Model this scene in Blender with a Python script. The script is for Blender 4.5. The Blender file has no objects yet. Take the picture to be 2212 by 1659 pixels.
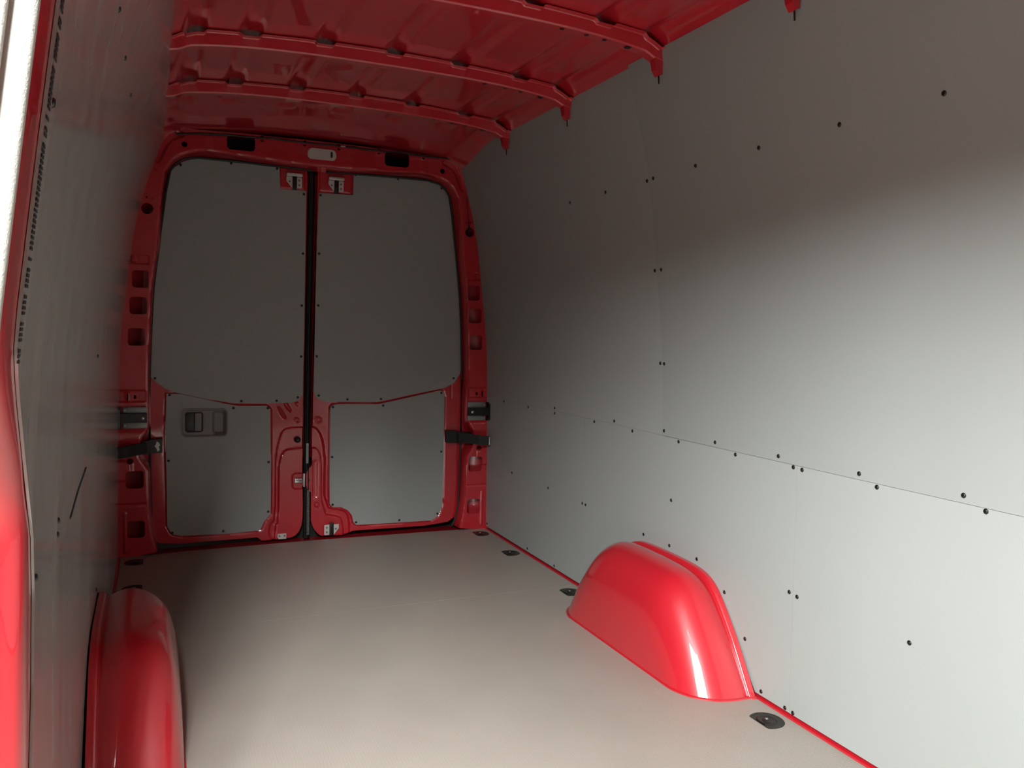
import bpy, bmesh, math
import numpy as np
from mathutils import Matrix, Vector
from mathutils.geometry import delaunay_2d_cdt

SC = bpy.context.scene
COL = SC.collection
PI = math.pi

# ------------------------------------------------------------------ camera
MID = 0.012                                   # centre line of the van
CAM = Vector((-0.72, 0.0, 1.05))
cd = bpy.data.cameras.new('camera')
cam = bpy.data.objects.new('camera', cd)
COL.objects.link(cam)
R = Matrix((((0.916006, 0.00455, -0.401139), (-0.40042, 0.071283, -0.913555), (0.024437, 0.997446, 0.067118))))
cam.matrix_world = Matrix.Translation(CAM) @ R.to_4x4()
cd.sensor_fit = 'HORIZONTAL'; cd.sensor_width = 36.0
cd.lens = 28.8879
cd.clip_start = 0.01
SC.camera = cam

# ------------------------------------------------------------------ view, world, lights
SC.view_settings.view_transform = 'Standard'
SC.view_settings.look = 'None'
SC.view_settings.gamma = 1.0
SC.view_settings.use_curve_mapping = False
SC.view_settings.exposure = 0.0

w = bpy.data.worlds.new('workshop'); SC.world = w; w.use_nodes = True
bg = w.node_tree.nodes['Background']
bg.inputs['Color'].default_value = (0.93, 0.96, 1.0, 1)
bg.inputs['Strength'].default_value = 0.02

def area(name, loc, target, sx, sy, power, color=(1, 1, 1)):
    l = bpy.data.lights.new(name, 'AREA'); l.shape = 'RECTANGLE'
    l.size = sx; l.size_y = sy; l.energy = power; l.color = color
    o = bpy.data.objects.new(name, l); COL.objects.link(o)
    o.location = loc
    o.rotation_euler = (Vector(target) - Vector(loc)).to_track_quat('-Z', 'Y').to_euler()
    return o
# workshop daylight standing outside the open side door
for nm_, loc_, tg_, a_, b_, p_ in (('workshop_lamp', (-2.4, -0.7, 2.35), (0.5, 0.9, 0.2), 2.6, 0.7, 400),
                                   ('workshop_lamp', (-2.2, -0.5, 3.6), (0, 1, 0), 2.5, 1.2, 65),
                                   ('workshop_lamp', (-3.0, 1.2, 2.6), (0.5, 0.6, 0.3), 2.0, 1.0, 225),
                                   ('workshop_lamp', (-5.0, -3.0, 3.2), (0.5, 1.5, 0.2), 4.0, 1.2, 580),
                                   ('workshop_lamp', (-1.55, -1.6, 2.6), (0, 2, 0), 0.8, 0.8, 230),
                                   ('workshop_lamp', (-1.22, -1.5, 2.5), (0, 2, 0), 0.5, 0.5, 300)):
    area(nm_, loc_, tg_, a_, b_, p_ * 1.13, (1.0, 1.0, 0.985))

# ------------------------------------------------------------------ materials
def mat(name, color, rough=0.5, metal=0.0, coat=0.0, spec=0.5, noise=0.0, nscale=20, bump=0.0, bscale=300, coat_rough=0.05):
    m = bpy.data.materials.new(name); m.use_nodes = True
    nt = m.node_tree; b = nt.nodes['Principled BSDF']
    b.inputs['Base Color'].default_value = (*color, 1)
    b.inputs['Roughness'].default_value = rough
    b.inputs['Metallic'].default_value = metal
    b.inputs['Specular IOR Level'].default_value = spec
    b.inputs['Coat Weight'].default_value = coat
    b.inputs['Coat Roughness'].default_value = coat_rough
    tc = nt.nodes.new('ShaderNodeTexCoord')
    if noise:
        n = nt.nodes.new('ShaderNodeTexNoise'); n.inputs['Scale'].default_value = nscale; n.inputs['Detail'].default_value = 6
        mx = nt.nodes.new('ShaderNodeMix'); mx.data_type = 'RGBA'
        mx.inputs['A'].default_value = (*[c * (1 - noise) for c in color], 1)
        mx.inputs['B'].default_value = (*[min(1, c * (1 + noise)) for c in color], 1)
        nt.links.new(tc.outputs['Object'], n.inputs['Vector'])
        nt.links.new(n.outputs['Fac'], mx.inputs['Factor'])
        nt.links.new(mx.outputs['Result'], b.inputs['Base Color'])
    if bump:
        n2 = nt.nodes.new('ShaderNodeTexNoise'); n2.inputs['Scale'].default_value = bscale; n2.inputs['Detail'].default_value = 3
        bp = nt.nodes.new('ShaderNodeBump'); bp.inputs['Strength'].default_value = bump; bp.inputs['Distance'].default_value = 0.001
        nt.links.new(tc.outputs['Object'], n2.inputs['Vector'])
        nt.links.new(n2.outputs['Fac'], bp.inputs['Height'])
        nt.links.new(bp.outputs['Normal'], b.inputs['Normal'])
    return m

RED = mat('red_body_paint', (0.47, 0.012, 0.022), 0.36, coat=1.0, coat_rough=0.025, spec=0.45, noise=0.04, nscale=3)
GREY = mat('grey_lining_board', (0.300, 0.326, 0.313), 0.42, spec=0.4, noise=0.03, nscale=3, bump=0.08, bscale=700)
GREY_B = mat('grey_lining_board_darker_batch', (0.278, 0.303, 0.291), 0.42, spec=0.4, noise=0.03, nscale=3, bump=0.08, bscale=700)
GREY_SLICK = mat('grey_film_faced_board', (0.30, 0.295, 0.285), 0.20, spec=0.6, noise=0.10, nscale=5)
BLACK = mat('black_plastic', (0.006, 0.006, 0.005), 0.35)
RUBBER = mat('black_rubber', (0.010, 0.010, 0.009), 0.6)
CUP = mat('dark_tie_down_plastic', (0.013, 0.012, 0.009), 0.35)
STEEL = mat('brushed_steel', (0.55, 0.54, 0.52), 0.3, metal=1.0)
ZINC = mat('zinc_plate', (0.62, 0.60, 0.56), 0.45, metal=0.3)
GREYMET = mat('dull_grey_metal', (0.24, 0.25, 0.24), 0.4, metal=0.5)
LENS = mat('frosted_lamp_lens', (0.50, 0.45, 0.42), 0.3)
SEAL = mat('pale_door_seal', (0.42, 0.43, 0.39), 0.8, bump=0.5, bscale=500)
def streak(m):
    nt = m.node_tree; b = nt.nodes['Principled BSDF']
    tc = nt.nodes.new('ShaderNodeTexCoord'); mp = nt.nodes.new('ShaderNodeMapping'); mp.inputs['Scale'].default_value = (1.0, 5.0, 1.0)
    n = nt.nodes.new('ShaderNodeTexNoise'); n.inputs['Scale'].default_value = 2.2; n.inputs['Detail'].default_value = 6; n.inputs['Roughness'].default_value = 0.5
    r = nt.nodes.new('ShaderNodeMapRange'); r.inputs['From Min'].default_value = 0.35; r.inputs['From Max'].default_value = 0.7
    r.inputs['To Min'].default_value = 0.15; r.inputs['To Max'].default_value = 0.22
    nt.links.new(tc.outputs['Object'], mp.inputs['Vector']); nt.links.new(mp.outputs['Vector'], n.inputs['Vector'])
    nt.links.new(n.outputs['Fac'], r.inputs['Value']); nt.links.new(r.outputs['Result'], b.inputs['Roughness'])
    mx = nt.nodes.new('ShaderNodeMix'); mx.data_type = 'RGBA'
    mx.inputs['A'].default_value = (0.27, 0.27, 0.26, 1); mx.inputs['B'].default_value = (0.33, 0.325, 0.315, 1)
    nt.links.new(n.outputs['Fac'], mx.inputs['Factor']); nt.links.new(mx.outputs['Result'], b.inputs['Base Color'])
streak(GREY_SLICK)
CONCRETE = mat('workshop_concrete', (0.42, 0.41, 0.39), 0.8, noise=0.15, nscale=3)
GREYPL = mat('grey_handle_plastic', (0.20, 0.20, 0.19), 0.45)

def floor_mat():
    m = mat('anti_slip_floor_board', (0.42, 0.375, 0.325), 0.42, spec=0.45)
    nt = m.node_tree; b = nt.nodes['Principled BSDF']
    tc = nt.nodes.new('ShaderNodeTexCoord')
    n = nt.nodes.new('ShaderNodeTexNoise'); n.inputs['Scale'].default_value = 4; n.inputs['Detail'].default_value = 8
    n3 = nt.nodes.new('ShaderNodeTexNoise'); n3.inputs['Scale'].default_value = 160; n3.inputs['Detail'].default_value = 2
    mx = nt.nodes.new('ShaderNodeMix'); mx.data_type = 'RGBA'
    mx.inputs['A'].default_value = (0.280, 0.252, 0.216, 1); mx.inputs['B'].default_value = (0.365, 0.340, 0.298, 1)
    ad = nt.nodes.new('ShaderNodeMath'); ad.operation = 'MULTIPLY_ADD'; ad.inputs[1].default_value = 0.35
    sb = nt.nodes.new('ShaderNodeMath'); sb.operation = 'MULTIPLY'; sb.inputs[1].default_value = 0.65
    nt.links.new(tc.outputs['Object'], n.inputs['Vector']); nt.links.new(tc.outputs['Object'], n3.inputs['Vector'])
    nt.links.new(n.outputs['Fac'], sb.inputs[0])
    nt.links.new(n3.outputs['Fac'], ad.inputs[0]); nt.links.new(sb.outputs[0], ad.inputs[2])
    nt.links.new(ad.outputs[0], mx.inputs['Factor']); nt.links.new(mx.outputs['Result'], b.inputs['Base Color'])
    v = nt.nodes.new('ShaderNodeTexVoronoi'); v.inputs['Scale'].default_value = 130; v.inputs['Randomness'].default_value = 0.15
    bp = nt.nodes.new('ShaderNodeBump'); bp.inputs['Strength'].default_value = 0.35; bp.inputs['Distance'].default_value = 0.0012
    nt.links.new(tc.outputs['Object'], v.inputs['Vector']); nt.links.new(v.outputs['Distance'], bp.inputs['Height'])
    nt.links.new(bp.outputs['Normal'], b.inputs['Normal'])
    return m
FLOOR = floor_mat()

# ------------------------------------------------------------------ helpers
def tag(o, label=None, cat=None, group=None, kind=None):
    if label: o['label'] = label
    if cat: o['category'] = cat
    if group: o['group'] = group
    if kind: o['kind'] = kind
    return o

def empty(name, loc=(0, 0, 0), label=None, cat=None, group=None, kind=None):
    o = bpy.data.objects.new(name, None); COL.objects.link(o); o.location = loc
    o.empty_display_size = 0.05
    return tag(o, label, cat, group, kind)

def link(name, me, m, parent=None, smooth=True, angle=35):
    """vertices are given in world metres; the parent (if any) has only a location"""
    o = bpy.data.objects.new(name, me); COL.objects.link(o)
    me.materials.clear(); me.materials.append(m)
    if smooth:
        me.polygons.foreach_set('use_smooth', [True] * len(me.polygons))
        try: me.set_sharp_from_angle(angle=math.radians(angle))
        except Exception: pass
    if parent:
        o.parent = parent
        p = parent; off = Vector((0, 0, 0))
        while p: off += p.location; p = p.parent
        o.location = -off
    return o

def obj(name, bm, m, parent=None, smooth=True, angle=35, recalc=True):
    if recalc: bmesh.ops.recalc_face_normals(bm, faces=bm.faces[:])
    me = bpy.data.meshes.new(name); bm.to_mesh(me); bm.free()
    return link(name, me, m, parent, smooth, angle)

def recentre(o, c):
    """put the origin of a top-level mesh at point c"""
    c = Vector(c); o.data.transform(Matrix.Translation(-c)); o.location = o.location + c
    return o

def bx(bm, x0, x1, y0, y1, z0, z1, bev=0.0, rot=None, seg=2):
    r = bmesh.ops.create_cube(bm, size=1.0)
    vs = r['verts']
    c = Vector(((x0 + x1) / 2, (y0 + y1) / 2, (z0 + z1) / 2))
    for v in vs: v.co = Vector((v.co.x * abs(x1 - x0), v.co.y * abs(y1 - y0), v.co.z * abs(z1 - z0)))
    if bev:
        es = list({e for v in vs for e in v.link_edges})
        q = bmesh.ops.bevel(bm, geom=es, offset=bev, segments=seg, affect='EDGES', profile=0.6)
        vs = list({v for f in q['faces'] for v in f.verts} | {v for v in vs if v.is_valid})
    for v in vs:
        p = v.co.copy()
        if rot: p = rot @ p
        v.co = p + c
    return vs

def cyl(bm, c, axis, r, h, n=20, r2=None, bev=0.0):
    """disc from c along axis for h"""
    axis = Vector(axis).normalized()
    q = axis.to_track_quat('Z', 'Y').to_matrix()
    r2 = r if r2 is None else r2
    prof = [(0, 0), (r, 0), (r, h - bev), (r2 - bev if bev else r2, h), (0, h)]
    rings = []
    for rr, zz in prof:
        if rr == 0: rings.append([bm.verts.new(Vector(c) + q @ Vector((0, 0, zz)))])
        else: rings.append([bm.verts.new(Vector(c) + q @ Vector((rr * math.cos(2 * PI * k / n), rr * math.sin(2 * PI * k / n), zz))) for k in range(n)])
    for a, b in zip(rings[:-1], rings[1:]):
        for k in range(n):
            k2 = (k + 1) % n
            if len(a) == 1: bm.faces.new((a[0], b[k2], b[k]))
            elif len(b) == 1: bm.faces.new((a[k], a[k2], b[0]))
            else: bm.faces.new((a[k], a[k2], b[k2], b[k]))

def lathe(bm, c, axis, prof, n=28, clip=None):
    axis = Vector(axis).normalized(); q = axis.to_track_quat('Z', 'Y').to_matrix()
    rings = []
    for rr, zz in prof:
        if rr <= 1e-7: rings.append([bm.verts.new(Vector(c) + q @ Vector((0, 0, zz)))])
        else: rings.append([bm.verts.new(Vector(c) + q @ Vector((rr * math.cos(2 * PI * k / n), rr * math.sin(2 * PI * k / n), zz))) for k in range(n)])
    for a, b in zip(rings[:-1], rings[1:]):
        for k in range(n):
            k2 = (k + 1) % n
            if len(a) == 1 and len(b) == 1: continue
            if len(a) == 1: bm.faces.new((a[0], b[k2], b[k]))
            elif len(b) == 1: bm.faces.new((a[k], a[k2], b[0]))
            else: bm.faces.new((a[k], a[k2], b[k2], b[k]))

def tube(bm, pts, r, n=10):
    pts = [Vector(p) for p in pts]; rings = []
    for i, p in enumerate(pts):
        t = (pts[min(i + 1, len(pts) - 1)] - pts[max(i - 1, 0)]).normalized()
        q = t.to_track_quat('Z', 'Y').to_matrix()
        rr = r[i] if isinstance(r, (list, tuple)) else r
        rings.append([bm.verts.new(p + q @ Vector((rr * math.cos(2 * PI * k / n), rr * math.sin(2 * PI * k / n), 0))) for k in range(n)])
    for a, b in zip(rings[:-1], rings[1:]):
        for k in range(n): bm.faces.new((a[k], a[(k + 1) % n], b[(k + 1) % n], b[k]))
    bm.faces.new(rings[0][::-1]); bm.faces.new(rings[-1])

def prism(bm, pts, plane, d0, d1):
    """polygon pts in 'xz' (thickness along y) or 'yz' (along x) or 'xy' (along z)"""
    def P(a, b, d):
        return {'xz': (a, d, b), 'yz': (d, a, b), 'xy': (a, b, d)}[plane]
    A = [bm.verts.new(P(a, b, d0)) for a, b in pts]; B = [bm.verts.new(P(a, b, d1)) for a, b in pts]
    n = len(pts)
    bm.faces.new(A); bm.faces.new(B[::-1])
    for k in range(n): bm.faces.new((A[k], B[k], B[(k + 1) % n], A[(k + 1) % n]))

def chaikin(poly, it=2):
    p = np.array(poly, float)
    for _ in range(it):
        q = np.roll(p, -1, 0)
        p = np.stack([0.75 * p + 0.25 * q, 0.25 * p + 0.75 * q], 1).reshape(-1, 2)
    return p

def rrect(x0, x1, z0, z1, r, n=5):
    out = []
    for cx, cz, a0 in ((x1 - r, z1 - r, 0), (x0 + r, z1 - r, 90), (x0 + r, z0 + r, 180), (x1 - r, z0 + r, 270)):
        for k in range(n + 1):
            a = math.radians(a0 + 90 * k / n); out.append((cx + r * math.cos(a), cz + r * math.sin(a)))
    return np.array(out)

def circle(cx, cz, r, n=24):
    return np.array([(cx + r * math.cos(2 * PI * k / n), cz + r * math.sin(2 * PI * k / n)) for k in range(n)])

def sdf(poly, U, V):
    """signed distance (inside > 0) and nearest boundary point"""
    P = np.asarray(poly, float); Q = np.roll(P, -1, 0)
    pts = np.stack([U.ravel(), V.ravel()], 1)
    best = np.full(len(pts), 1e9); near = pts.copy(); ins = np.zeros(len(pts), bool)
    for a, b in zip(P, Q):
        ab = b - a; L = ab @ ab
        if L < 1e-14: continue
        t = np.clip(((pts - a) @ ab) / L, 0, 1)
        c = a + t[:, None] * ab; d = np.hypot(*(pts - c).T)
        m = d < best; best[m] = d[m]; near[m] = c[m]
        cond = (a[1] > pts[:, 1]) != (b[1] > pts[:, 1])
        if abs(ab[1]) > 1e-14:
            xi = a[0] + (pts[:, 1] - a[1]) * ab[0] / ab[1]
            ins ^= cond & (pts[:, 0] < xi)
    s = np.where(ins, best, -best)
    return s.reshape(U.shape), near.reshape(U.shape + (2,))

def sstep(x):
    x = np.clip(x, 0, 1); return x * x * (3 - 2 * x)

def inside(poly, u, v):
    P = np.asarray(poly, float); Q = np.roll(P, -1, 0); r = np.zeros(len(u), bool)
    for a, b in zip(P, Q):
        if abs(b[1] - a[1]) < 1e-14: continue
        c = (a[1] > v) != (b[1] > v)
        r[c] ^= u[c] < a[0] + (v[c] - a[1]) * (b[0] - a[0]) / (b[1] - a[1])
    return r

def resample(poly, step):
    P = np.asarray(poly, float); out = []
    for a, b in zip(P, np.roll(P, -1, 0)):
        L = math.hypot(*(b - a))
        if L < 1e-6: continue
        n = max(1, int(round(L / step)))
        for k in range(n): out.append(a + (b - a) * k / n)
    return np.array(out)

def relief(name, outline, holes, layers, step, fn, m, parent=None, extra=None, angle=35):
    """a pressed sheet cut exactly to outline with holes; layers = (polygon, height, edge width); fn(u, v, h) -> x, y, z"""
    loops = [resample(outline, step)] + [resample(h, step) for h in holes]
    O = np.asarray(outline, float); u0, v0 = O.min(0); u1, v1 = O.max(0)
    us = np.arange(u0 + step / 2, u1, step); vs = np.arange(v0 + step / 2, v1, step)
    U, V = np.meshgrid(us, vs); U = U.ravel(); V = V.ravel()
    k = inside(O, U, V)
    for h in loops[1:]: k &= ~inside(h, U, V)
    U = U[k]; V = V[k]
    ok = np.ones(len(U), bool)
    for L in loops:                       # keep grid points clear of the contours
        for a, b in zip(L, np.roll(L, -1, 0)):
            m_ = (np.abs(U - a[0]) < 2 * step) & (np.abs(V - a[1]) < 2 * step) & ok
            if not m_.any(): continue
            ab = b - a; q = np.stack([U[m_], V[m_]], 1)
            t = np.clip(((q - a) @ ab) / (ab @ ab + 1e-18), 0, 1)
            d = np.hypot(*(q - a - t[:, None] * ab).T)
            idx = np.where(m_)[0]; ok[idx[d < 0.5 * step]] = False
    U = U[ok]; V = V[ok]
    pts = []; edges = []
    for L in loops:
        n0 = len(pts); n = len(L)
        pts += [Vector((float(a), float(b))) for a, b in L]
        edges += [(n0 + i, n0 + (i + 1) % n) for i in range(n)]
    pts += [Vector((float(a), float(b))) for a, b in zip(U, V)]
    vo, eo, fo, _, _, _ = delaunay_2d_cdt(pts, edges, [], 0, 1e-6)
    vo = np.array([(p[0], p[1]) for p in vo]); T = np.array(fo)
    c = vo[T].mean(1)
    k = inside(O, c[:, 0], c[:, 1])
    for h in loops[1:]: k &= ~inside(h, c[:, 0], c[:, 1])
    T = T[k]
    U, V = vo[:, 0], vo[:, 1]; H = np.zeros_like(U)
    for poly, hh, ew in layers:
        s, _ = sdf(poly, U, V); H += hh * sstep(s / ew + 0.5)
    if extra is not None: H += extra(U, V)
    X, Y, Z = fn(U, V, H)
    me = bpy.data.meshes.new(name)
    me.from_pydata([(float(a), float(b), float(d)) for a, b, d in zip(X + 0 * U, Y + 0 * U, Z + 0 * U)], [], T.tolist()); me.update()
    bm = bmesh.new(); bm.from_mesh(me)
    bmesh.ops.delete(bm, geom=[v for v in bm.verts if not v.link_faces], context='VERTS')
    bm.to_mesh(me); bm.free()
    return link(name, me, m, parent, True, angle)

def facing(o, ax):
    """summed normal of the sheet along an axis"""
    n = np.zeros(len(o.data.polygons) * 3); o.data.polygons.foreach_get('normal', n)
    a = np.zeros(len(o.data.polygons)); o.data.polygons.foreach_get('area', a)
    return float((n.reshape(-1, 3)[:, ax] * a).sum())

def rim(o, vec):
    """turn the free edges of a sheet back by vec so that it has real thickness"""
    me = o.data; bm = bmesh.new(); bm.from_mesh(me)
    es = [e for e in bm.edges if e.is_boundary]
    r = bmesh.ops.extrude_edge_only(bm, edges=es)
    vs = [g for g in r['geom'] if isinstance(g, bmesh.types.BMVert)]
    for v in vs: v.co += Vector(vec)
    bm.to_mesh(me); bm.free()
    me.polygons.foreach_set('use_smooth', [True] * len(me.polygons))
    me.set_sharp_from_angle(angle=math.radians(35))

def esplit(o, a=40):
    m = o.modifiers.new('edges', 'EDGE_SPLIT'); m.split_angle = math.radians(a)

# profile of the side lining: distance from the centre line for a height
PZ = [0.0, 0.9, 1.10, 1.24, 1.45, 1.6, 1.7, 1.8, 1.88, 1.92]
PX = [0.885, 0.868, 0.850, 0.830, 0.805, 0.775, 0.748, 0.720, 0.696, 0.684]
def wx(z): return np.interp(z, PZ, PX)
LZ = [0.0, 0.7, 0.98, 1.24, 1.45, 1.63, 1.75, 1.88, 1.92]
LX = [0.862, 0.852, 0.843, 0.812, 0.785, 0.742, 0.698, 0.664, 0.652]
def lwx(z): return -np.interp(z, LZ, LX)
def smooth_prof(z, Z, X):
    z = np.asarray(z, float); return sum(np.interp(z + d, Z, X) for d in (-0.06, -0.03, 0, 0.03, 0.06)) / 5
def wxs(z): return smooth_prof(z, PZ, PX)
def lwxs(z): return -smooth_prof(z, LZ, LX)

def screw(parent, p, nrm, r=0.0055, name='screw'):
    bm = bmesh.new()
    lathe(bm, (0, 0, 0), (0, 0, 1), [(0, 0.0), (r * 1.15, 0.0), (r * 1.15, 0.0008), (r * 0.9, 0.0022), (r * 0.45, 0.0028), (r * 0.35, 0.0016), (0, 0.0016)], 16)
    bmesh.ops.recalc_face_normals(bm, faces=bm.faces[:])
    q = Vector(nrm).normalized().to_track_quat('Z', 'Y').to_matrix().to_4x4()
    bm.transform(Matrix.Translation(Vector(p)) @ q)
    return obj(name, bm, BLACK, parent, angle=60)

# ================================================================== SETTING
Y0, YR = -1.3, 3.95          # front bulkhead, rear frame plane
DY = 4.03                    # inner skin of the rear doors

# floor board
def strip(bm, y0, y1, xs, zs):
    A = [bm.verts.new((x, y0, z)) for x, z in zip(xs, zs)]; B = [bm.verts.new((x, y1, z)) for x, z in zip(xs, zs)]
    for k in range(len(xs) - 1): bm.faces.new((A[k], A[k + 1], B[k + 1], B[k]))
bm = bmesh.new()
prism(bm, [(-0.852, Y0 + 0.01), (0.877, Y0 + 0.01), (0.877, 2.9395), (-0.852, 2.9395)], 'xy', -0.012, 0.0)
prism(bm, [(-0.852, 2.9405), (0.877, 2.9405), (0.877, 3.955), (0.60, 3.972), (0.0, 3.985), (-0.55, 3.972), (-0.852, 3.955)], 'xy', -0.012, 0.0)
tag(obj('floor', bm, FLOOR, smooth=False), kind='structure')
bm = bmesh.new(); bx(bm, -0.97, 0.99, Y0, 4.10, -0.06, -0.0125)
tag(obj('trim_1', bm, RED, smooth=False), kind='structure')
# red floor edge running along both side walls
for n, s in (('trim_2', 1), ('trim_3', -1)):
    bm = bmesh.new()
    xs = [0.8785, 0.8785, 0.883, 0.905, 0.906]; zs = [-0.012, -0.002, 0.0015, 0.003, -0.012]
    xs = [MID + s * (x - MID) for x in xs]
    prism(bm, list(zip(xs, zs)), 'xz', Y0 + 0.01, 3.955)
    tag(obj(n, bm, RED), kind='structure')

# roof skin
SWX = [-0.595, -0.433, -0.205, 0.026, 0.255, 0.484, 0.650]
def rz(x):
    a = np.abs(np.asarray(x, float) - MID)
    return 1.962 - 0.028 * (a / 0.62) ** 2 - 0.9 * np.clip(a - 0.60, 0, 1) ** 1.35
BOWS = [0.42, 1.00, 1.57, 2.145, 2.745, 3.315]
def roof_fn(U, V, H):
    z = rz(U)
    for sx in SWX: z = z + 0.010 * sstep((0.040 - np.abs(U - sx)) / 0.022) * sstep((3.62 - V) / 0.05)
    z = z - 0.045 * sstep((V - 3.50) / 0.45)
    # shallow diagonal stiffening creases between the bows
    for k in range(len(BOWS) - 1):
        ym = (BOWS[k] + BOWS[k + 1]) / 2
        z = z + 0.003 * np.exp(-((V - ym) / 0.12) ** 2) * np.cos((U - 0.026) * 2 * PI / 0.92)
    return U, V, z
o = relief('ceiling', [(-0.74, Y0), (0.765, Y0), (0.765, 4.15), (-0.74, 4.15)], [], [], 0.0105, roof_fn, RED)
tag(o, kind='structure')

# outer body skins behind the linings
def outer_wall(name, s, pieces):
    bm = bmesh.new()
    zz = list(np.linspace(-0.05, 1.93, 34))
    for y0, y1, za, zb in pieces:
        zs = [z for z in np.linspace(za, zb, 24)]
        xs = [MID + s * (float(wxs(z)) + 0.045 - MID) for z in zs]
        A = [bm.verts.new((x, y0, z)) for x, z in zip(xs, zs)]; B = [bm.verts.new((x, y1, z)) for x, z in zip(xs, zs)]
        A2 = [bm.verts.new((x + s * 0.02, y0, z)) for x, z in zip(xs, zs)]; B2 = [bm.verts.new((x + s * 0.02, y1, z)) for x, z in zip(xs, zs)]
        for k in range(len(zs) - 1):
            bm.faces.new((A[k], A[k + 1], B[k + 1], B[k])); bm.faces.new((A2[k], A2[k + 1], B2[k + 1], B2[k]))
            bm.faces.new((A[k], A[k + 1], A2[k + 1], A2[k])); bm.faces.new((B[k], B[k + 1], B2[k + 1], B2[k]))
        bm.faces.new((A[0], B[0], B2[0], A2[0])); bm.faces.new((A[-1], B[-1], B2[-1], A2[-1]))
    return tag(obj(name, bm, RED), kind='structure')
outer_wall('wall_right', 1, [(Y0, 4.135, -0.06, 1.97)])
DOOR_Y0, DOOR_Y1, DOOR_H = -0.42, 0.74, 1.70
outer_wall('wall_left', -1, [(0.96, 4.135, -0.06, 1.97), (Y0, DOOR_Y0, -0.06, 1.97), (DOOR_Y0, 0.96, DOOR_H, 1.97)])
bm = bmesh.new(); bx(bm, -0.95, 0.97, Y0 - 0.03, Y0, -0.06, 1.99)
tag(obj('wall_front', bm, GREY, smooth=False), kind='structure')
# roof edge rails closing the corner between roof and wall
for n, s in (('trim_4', 1), ('trim_5', -1)):
    bm = bmesh.new()
    pts = [(0.70, 1.905), (0.745, 1.85), (0.80, 1.80), (0.82, 1.98), (0.70, 1.98)]
    prism(bm, [(MID + s * (x + 0.02 - MID), z) for x, z in pts], 'xz', Y0, 4.13)
    tag(obj(n, bm, RED), kind='structure')
bm = bmesh.new(); bx(bm, -8, 6, -8, 9, -0.72, -0.70)
tag(obj('ground', bm, CONCRETE, smooth=False), kind='structure')

# ------------------------------------------------------------------ rear frame (header and pillars)
INNER_R = [(0.100, 1.784), (0.377, 1.797), (0.506, 1.803), (0.563, 1.798), (0.600, 1.787), (0.635, 1.772), (0.664, 1.748), (0.695, 1.696), (0.709, 1.594), (0.723, 1.395), (0.735, 1.310), (0.750, 1.190),
           (0.760, 0.985), (0.767, 0.820), (0.767, 0.571), (0.801, 0.514), (0.803, 0.442), (0.767, 0.383), (0.765, 0.289), (0.762, 0.180), (0.752, 0.090), (0.735, 0.012)]
mir = lambda x: 2 * MID - x
INNER_L = [(mir(x) + 0.008, z) for x, z in INNER_R[::-1]]
RIM = [(x, z) for x, z in INNER_R] + [(0.735, -0.05), (mir(0.735), -0.05)] + INNER_L
OUT = [(float(wxs(z)) + 0.012, z) for z in np.linspace(-0.012, 1.80, 30)]
TOP = [(0.712, 1.86), (0.690, 1.895), (0.60, 1.893), (0.36, 1.899), (0.026, 1.902), (-0.31, 1.899), (-0.55, 1.893), (-0.66, 1.895), (-0.688, 1.86)]
OUTL = [(mir(x), z) for x, z in OUT[::-1]]
outline = OUT + TOP + OUTL + INNER_L[::-1][::-1][0:0]
outline = OUT + TOP + OUTL + [(x, z) for x, z in INNER_L] + []
# walk: right outside up, across the top, left outside down, left inside up, across, right inside down
outline = OUT + TOP + OUTL + INNER_L + INNER_R
RIMP = np.array([(0.735, -0.03)] + [] )
opening = np.array(INNER_L + INNER_R)          # closed along the floor
holes = []
for x0, x1, z0, z1 in ((0.756, 0.822, 1.188, 1.264), (0.763, 0.833, 1.073, 1.148), (0.773, 0.840, 0.936, 1.012), (0.780, 0.853, 0.305, 0.383), (0.777, 0.848, 0.083, 0.159)):
    holes.append(rrect(x0, x1, z0, z1, 0.014)); holes.append(rrect(mir(x1), mir(x0), z0, z1, 0.014))
for x, z, r in ((0.609, 1.823, 0.012), (0.760, 1.532, 0.024), (0.835, 0.427, 0.013)):
    holes.append(circle(x, z, r)); holes.append(circle(mir(x), z, r))
holes.append(rrect(0.315, 0.436, 1.822, 1.890, 0.018)); holes.append(rrect(mir(0.436) + 0.004, mir(0.315) + 0.004, 1.822, 1.888, 0.018))
for x in (-0.257, -0.066, 0.092, 0.285, 0.508):
    for z in (1.8945, 1.8745): holes.append(rrect(x - 0.0065, x + 0.0065, z - 0.0035, z + 0.0035, 0.0015, 2))
for x, z, r in ((0.724, 1.701, .003), (0.745, 1.703, .003), (0.739, 1.578, .004), (0.762, 1.581, .004), (0.757, 1.280, .004), (0.786, 1.057, .0028), (0.824, 1.060, .0028)):
    holes.append(circle(x, z, r, 10)); holes.append(circle(mir(x), z, r, 10))
holes.append(rrect(0.808, 0.819, 0.704, 0.719, 0.002, 2)); holes.append(rrect(mir(0.819), mir(0.808), 0.704, 0.719, 0.002, 2))
holes.append(rrect(0.839, 0.845, 0.697, 0.725, 0.002, 2)); holes.append(rrect(mir(0.845), mir(0.839), 0.697, 0.725, 0.002, 2))
lay = []
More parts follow.
